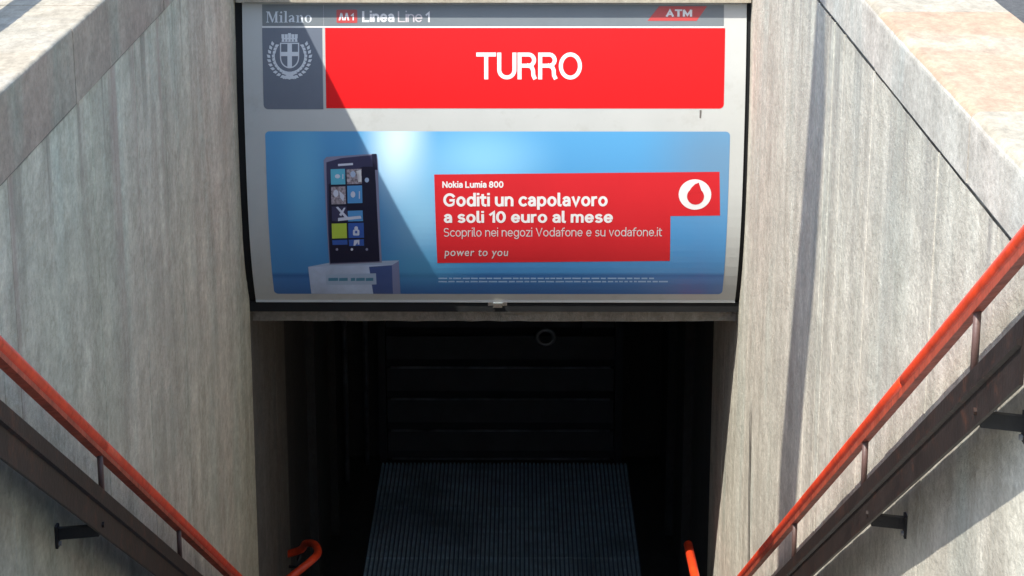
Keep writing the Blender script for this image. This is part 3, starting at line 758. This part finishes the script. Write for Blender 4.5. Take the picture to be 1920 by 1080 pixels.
# blue poster
P = Print(); srect(P, (497, 246), (1354, 551.5), 'poster', 1, r=.02)
po = P.build('poster', sg)
P = Print()
A = 'phone'
# plinth
P.poly([(578, 500), (620, 492), (748, 488), (742, 496)], 'plinth_t', 2); P.poly([(578, 500), (742, 495.5), (742, 550.5), (584, 550.5)], 'plinth_l', 3)
P.poly([(692, 500), (735, 497), (737, 550.5), (700, 550.5)], 'plinth_d', 4); P.poly([(735, 497), (748, 489), (751, 550.5), (737, 550.5)], 'plinth_s', 4)
P.poly([(611, 515), (705, 512), (706, 533), (612, 534)], 'plinth_t', 5)
for xa, xb in ((616, 634), (636, 652), (658, 666), (668, 684), (686, 700)): P.poly([(xa, 521), (xb, 520.5), (xb, 526), (xa, 526.5)], 'teal', 6)
# phone body
P.poly([(607, 300), (612, 294), (700, 288), (706, 288), (708, 300), (710, 345), (713, 430), (716, 492), (618, 496)], 'phone_edge', 5)
P.poly([(612, 304), (640, 296), (700, 290), (705, 345), (709, 430), (712, 490), (619, 494), (614, 400)], 'phone_mid', 6)
P.poly([(616, 345), (680, 312), (703, 312), (709, 430), (712, 489), (620, 492)], A, 7)
P.poly([(697, 288.5), (706, 288), (708, 318), (700, 318)], 'phone', 7)
P.poly([(634, 307), (662, 305), (662, 309), (634, 311)], 'p_pale', 8)
def tile(x0, y0, x1, y1, m, l=8): P.poly([(x0, y0 + .8), (x1, y0), (x1 + .8, y1), (x0 + .8, y1 + .8)], m, l)
tile(620, 316, 647, 345, 'p_cyan'); tile(650, 316, 678, 344, 'p_skin'); tile(621, 349, 648, 382, 'p_skin'); tile(651, 347, 679, 380, 'p_blue')
tile(622, 386, 650, 413, 'phone_mid'); tile(652, 394, 680, 414, 'p_blue'); tile(622, 418, 650, 446, 'p_lime'); tile(653, 417, 682, 445, 'p_deep')
tile(623, 449, 651, 458, 'p_deep'); tile(654, 448, 682, 460, 'p_deep')
P.poly([(630, 388), (634, 387), (654, 408), (650, 411)], 'p_pale', 9); P.poly([(645, 389), (648, 389), (640, 405), (636, 402)], 'p_pale', 9)
P.poly([(634, 408), (676, 404), (678, 409), (634, 414)], 'p_pale', 9)
P.poly(circ(633, 330, 5, 4, 10), 'p_pale', 9); P.poly([(642, 326), (644, 326), (644, 335), (642, 335)], 'p_pale', 9)
P.poly([(668, 320), (677, 318), (678, 340), (672, 341), (674, 328)], 'white', 9); P.poly(circ(662, 326, 5, 6, 10), 'plinth_t', 9)
P.poly(circ(630, 362, 5, 7, 10), 'p_pale', 9); P.poly([(636, 357), (646, 366), (644, 378), (638, 370)], 'p_pale', 9)
P.poly(circ(662, 364, 4.5, 6, 10), 'p_pale', 9); P.poly([(673, 358), (675, 358), (675, 372), (673, 372)], 'p_pale', 9)
P.poly(rrect(662, 430, 674, 441, 2, n=3), 'p_pale', 9); P.poly(circ(668, 427.5, 3.6, 4, 10), 'p_pale', 9); P.poly(rrect(666, 432, 670, 437, 1, n=2), 'p_deep', 10)
P.poly([(664, 450), (674, 449), (674, 458), (671, 458), (671, 452), (666, 453), (666, 460), (663, 460)], 'p_pale', 9)
for cx in (632, 660, 688): P.poly(circ(cx, 467, 2.4, 2.6, 8), 'p_pale' if cx == 660 else 'phone_edge', 9)
P.poly(circ(688, 337, 4, 4.5, 12), 'plinth_t', 9)
P.build('phone_picture', po)
# red text block
P = Print()
P.poly([(814, 327), (1349, 322), (1350, 404), (1257, 405), (1256, 489), (820, 493)], 'adred', 2)
P.build('red_text_block', po)
for t_, a_, b_, m_, w_, g_, ti in (('Nokia Lumia 800', (829, 339.5), (944, 352.5), 'white', 1.6, .4, .001),
        ('Goditi un capolavoro', (831, 361.5), (1139, 393.5), 'white', 1.55, .45, .002), ('a soli 10 euro al mese', (832, 394), (1149, 418.5), 'white', 1.55, .45, .001),
        ('Scoprilo nei negozi Vodafone e su vodafone.it', (832, 426.5), (1241, 448.5), 'midwhite', .8, .7, .003)):
    P = Print(); stext(P, t_, a_, b_, m_, 3, w_, gap=g_, wordgap=2.4, tilt=ti); P.build('advert_lettering', po)
P = Print(); text(P, 'power to you', (833, 468), (953, 484.5), 'midwhite', 3, bold=.008, shear=.12, space=1.12); P.build('slogan_lettering', po)
# round logo: white disc, red speech drop
P = Print()
P.poly(circ(1303, 364.5, 30.5, 28.5, 40), 'white', 3)
P.poly(circ(1304, 368, 16, 15.5, 30), 'adred', 4)
P.poly([(1290, 362), (1288.5, 368), (1296, 352), (1303, 345), (1310, 342), (1306, 348), (1305, 353), (1310, 355), (1316, 360)], 'adred', 5)
P.build('round_logo', po)
# two lines of small print: dashes of unreadable type
P = Print(); rnd = random.Random(2)
for y0_, xe in ((520.5, 1218), (526.5, 1252)):
    x = 822
    while x < xe:
        wv = rnd.uniform(5, 17)
        P.poly([(x, y0_), (x + wv, y0_), (x + wv, y0_ + 2.6), (x, y0_ + 2.6)], 'fine', 2); x += wv + rnd.uniform(2, 3.5)
P.build('small_print', po)

# latch under the middle of the sign
pl = on_sign(933, 566)
yl = sign_y(SZB)
bm = bmesh.new(); box(bm, (pl.x - .045, yl + .002, SZB - .020), (pl.x + .045, yl + .016, SZB - .0015))
box(bm, (pl.x - .022, yl - .018, SZB - .024), (pl.x + .022, yl + .002, SZB - .006))
finish('latch', bm, 'steel', sg, bevel=.003)

# ------------------------------------------------------------------ handrails
def line_fit(x, pa, pb):
    """3D points on the plane X=x for two picture points"""
    a = on_x(*pa, x); b = on_x(*pb, x); return a, b
def handrail(side, x, rail_px, bar_top, bar_bot, posts, brackets, label, wallx):
    sgn = -1 if side == 'right' else 1                 # towards the stairs
    a, b = line_fit(x, *rail_px)
    d = (b - a).normalized()
    slope = d.z / d.y
    zat = lambda y: a.z + (y - a.y) * slope
    root = empty('handrail', (x, a.y, zat(a.y) - .9), label, 'handrail', 'handrails on the stairwell walls')
    ys, ye = Y0 + .05, YL - .1
    nrm = Vector((0, -slope, 1)).normalized(); dv = Vector((0, 1, slope)).normalized()
    # red tube in lengths, butt-jointed
    cuts = [ys] + ([on_x(190, 823, x).y] if side == 'left' else [on_x(1700, 722, x).y]) + [ye]
    for u, v in zip(cuts, cuts[1:]):
        bm = bmesh.new(); n = 14; m = 20
        rr = .0205
        pu = Vector((x, u + .002, zat(u + .002))); pv = Vector((x, v - .002, zat(v - .002)))
        L = (pv - pu).length
        pts = [pu, pu + dv * .004] + [pu.lerp(pv, i / m) for i in range(1, m)] + [pv - dv * .004, pv]
        rs = [rr * .90, rr] + [rr * random.uniform(.985, 1.01) for _ in range(m - 1)] + [rr, rr * .9]
        tube(bm, pts, rs, 20); finish('rail', bm, 'red_rail', root, True)
    # flat bar the tube is fixed to
    bm = bmesh.new()
    u0 = Vector((0, ys, zat(ys))) - nrm * .0125; v0 = Vector((0, ye, zat(ye))) - nrm * .0125
    prism(bm, [Vector((x - .012, u0.y, u0.z)), Vector((x + .012, u0.y, u0.z)), Vector((x + .012, u0.y, u0.z)) - nrm * .018, Vector((x - .012, u0.y, u0.z)) - nrm * .022], v0 - u0)
    finish('fixing_bar', bm, 'rail_bar', root, bevel=.002)
    # brown channel below, parallel to the stairs
    ct, cb = on_x(*bar_top, x), on_x(*bar_bot, x)
    # heights of the two edges below the rail at their own y
    h_top = zat(ct.y) - ct.z; h_bot = zat(cb.y) - cb.z
    xi = x + sgn * .035; xo = wallx + sgn * .04          # inner lip, wall side
    def prof(y):
        z1 = zat(y) - h_top; z2 = zat(y) - h_bot
        zt = z1 - .004
        return z1, z2
    z1, z2 = prof(ys); z3, z4 = prof(ye); dd = Vector((0, ye - ys, z3 - z1))
    t = .008; D = []
    # C-section: top plate, face plate towards the stairs with a rolled lip
    P_ = [(xo, z1 + .0), (xi - sgn * .012, z1), (xi, z1 - .012), (xi, z2 + .0), (xi - sgn * t, z2), (xi - sgn * t, z1 - .02), (xo, z1 - .012)]
    bm = bmesh.new(); prism(bm, [Vector((p, ys, q)) for p, q in P_], dd); finish('channel', bm, 'brown', root)
    bm = bmesh.new(); q1 = z1 - .38 * (z1 - z2)
    prism(bm, [Vector((xi + sgn * .0005, ys, q1)), Vector((xi + sgn * .010, ys, q1 - .003)), Vector((xi + sgn * .010, ys, q1 - .012)), Vector((xi + sgn * .0005, ys, q1 - .016))], dd)
    finish('channel_bead', bm, 'brown', root)
    for px, py in posts:
        p = on_x(px, py, x); z = zat(p.y)
        bm = bmesh.new(); tube(bm, [(x, p.y, z - .030), (x, p.y, z - h_top - .004)], .0085, 12); finish('post', bm, 'post', root, True)
    for px, py in brackets:
        p = on_x(px, py, x); y = p.y; z1, z2 = prof(y)
        bm = bmesh.new()
        w_ = on_x(px, py, wallx); y = w_.y; z1, z2 = prof(y); zc = min(w_.z, z2 - .01)
        prism(bm, [Vector((xi - sgn * .010, y - .007, z2 + .03)), Vector((xi - sgn * .010, y - .007, z2 - .003)), Vector((wallx, y - .007, zc - .004)), Vector((wallx, y - .007, zc + .030))], Vector((0, .014, 0)))
        box(bm, (wallx, y - .016, zc - .026), (wallx + sgn * .007, y + .016, zc + .038)); z2 = zc + .034
        br = finish('bracket', bm, 'iron', root)
        bm = bmesh.new(); tube(bm, [(wallx + sgn * .007, y, z2 - .05), (wallx + sgn * .014, y, z2 - .05)], .007, 6); finish('bolt', bm, 'galv', br)
        bm = bmesh.new(); tube(bm, [(xi, y, prof(y)[1] + .03), (xi + sgn * .006, y, prof(y)[1] + .03)], .009, 6); finish('bolt', bm, 'brown', br)
    return root, zat
hr, zr = handrail('right', .965, ((1920, 452), (1393, 1080)), (1920, 616), (1920, 745),
                  ((1832, 600), (1622, 850), (1490, 1000)), ((1925, 800), (1700, 980), (1540, 1105)),
                  'red handrail on a dark brown channel, fixed to the sunlit wall on the right', XR)
hl, zl = handrail('left', -1.18, ((0, 652), (442, 1080)), (0, 765), (0, 878),
                  ((187, 850), (335, 990)), ((104, 985), (-150, 790)),
                  'red handrail on a dark brown channel, fixed to the shaded wall on the left', XL)

# lower handrails at the foot of the stairs
lr = empty('landing_handrail', (.84, 10.4, -2.9), 'short red handrail end just inside the dark opening, bottom right', 'handrail', 'handrails inside the opening')
bm = bmesh.new()
a = on_y(1313, 1125, 10.35); b = on_y(1290, 1020, 11.15)
tube(bm, [a + (a - b) * 1.2, a, a.lerp(b, .5), b - (b - a).normalized() * .01, b], [.024, .024, .024, .024, .018], 18)
finish('rail', bm, 'red_rail', lr, True)
bm = bmesh.new(); m_ = a.lerp(b, .35); tube(bm, [m_ + Vector((0, 0, -.02)), Vector((m_.x + .06, m_.y, m_.z - .09)), Vector((XR + .0, m_.y, m_.z - .09))], .008, 10); finish('bracket', bm, 'iron', lr, True)
ll = empty('landing_handrail', (-1.05, 10.9, -2.9), 'short red handrail end with a bent return, just inside the dark opening, bottom left', 'handrail', 'handrails inside the opening')
bm = bmesh.new()
pa = on_y(500, 1118, 10.8); pb = on_y(584, 1051, 11.0); q2 = on_y(563, 1031, 11.45)
key = [pa, pa.lerp(pb, .5), pb, on_y(596, 1036, 11.1), on_y(590, 1021, 11.22), on_y(574, 1019, 11.35), q2, q2 + Vector((-.10, .04, -.05))]
pts = []
for i in range(len(key) - 1):
    k0, k1, k2, k3 = key[max(i - 1, 0)], key[i], key[i + 1], key[min(i + 2, len(key) - 1)]
    for j in range(6):
        u = j / 6; pts.append(.5 * ((2 * k1) + (k2 - k0) * u + (2 * k0 - 5 * k1 + 4 * k2 - k3) * u * u + (3 * k1 - k0 - 3 * k2 + k3) * u ** 3))
pts.append(key[-1])
tube(bm, pts, .021, 14)
finish('rail', bm, 'red_rail', ll, True)
bm = bmesh.new(); tube(bm, [q2 + Vector((.0, 0, -.03)), q2 + Vector((-.02, 0, -.10)), Vector((XL, q2.y, q2.z - .10))], .009, 10); finish('bracket', bm, 'iron', ll, True)

# ------------------------------------------------------------------ unseen shapes added left of the stairwell to throw shadows into it
gr = empty('shade_bar', (XL - .30, 6, TL), 'unseen low flat bar, added above the left coping to shade a band of it', 'shadow caster')  # added bar on posts, throws the shade band across the coping top
boxo('rail', (XL - .36, 4.2, TL + .20), (XL - .28, 7.6, TL + .215), 'galv', gr, bevel=.003)
for y in (4.3, 5.9, 7.5):
    bm = bmesh.new(); tube(bm, [(XL - .33, y, TL - .005), (XL - .33, y, TL + .2)], .012, 10); finish('post', bm, 'galv', gr, True)

def wall_hit(px, py): return on_x(px, py, XR)
bm = bmesh.new(); xs_ = -1.80; pts = []; rs = []
for y_, xa, xb in ((-160, 1545, 1556), (5, 1530, 1547), (311, 1507, 1543), (560, 1486, 1528), (831, 1464, 1503), (1039, 1459, 1487), (1400, 1440, 1462)):
    A_, B_ = wall_hit(xa, y_), wall_hit(xb, y_); m_ = (A_ + B_) / 2; k = (xs_ - m_.x) / SUN.x
    pts.append(m_ + SUN * k); rs.append(abs(A_.y - B_.y) / 2 * SUN.x / math.hypot(SUN.x, SUN.y))
low = pts[-1]; base = Vector((low.x, low.y - 1.3, 0))
pts += [low.lerp(base, .5), base]; rs += [.09, .09]
lc = empty('shadow_column', base, 'unseen leaning tapered column, added to throw the upright shadow on the right wall', 'lamp post')  # added column, rings shaped to the outline of the wall shadow
tube(bm, pts, rs, 24); finish('column', bm, 'galv', lc, True)
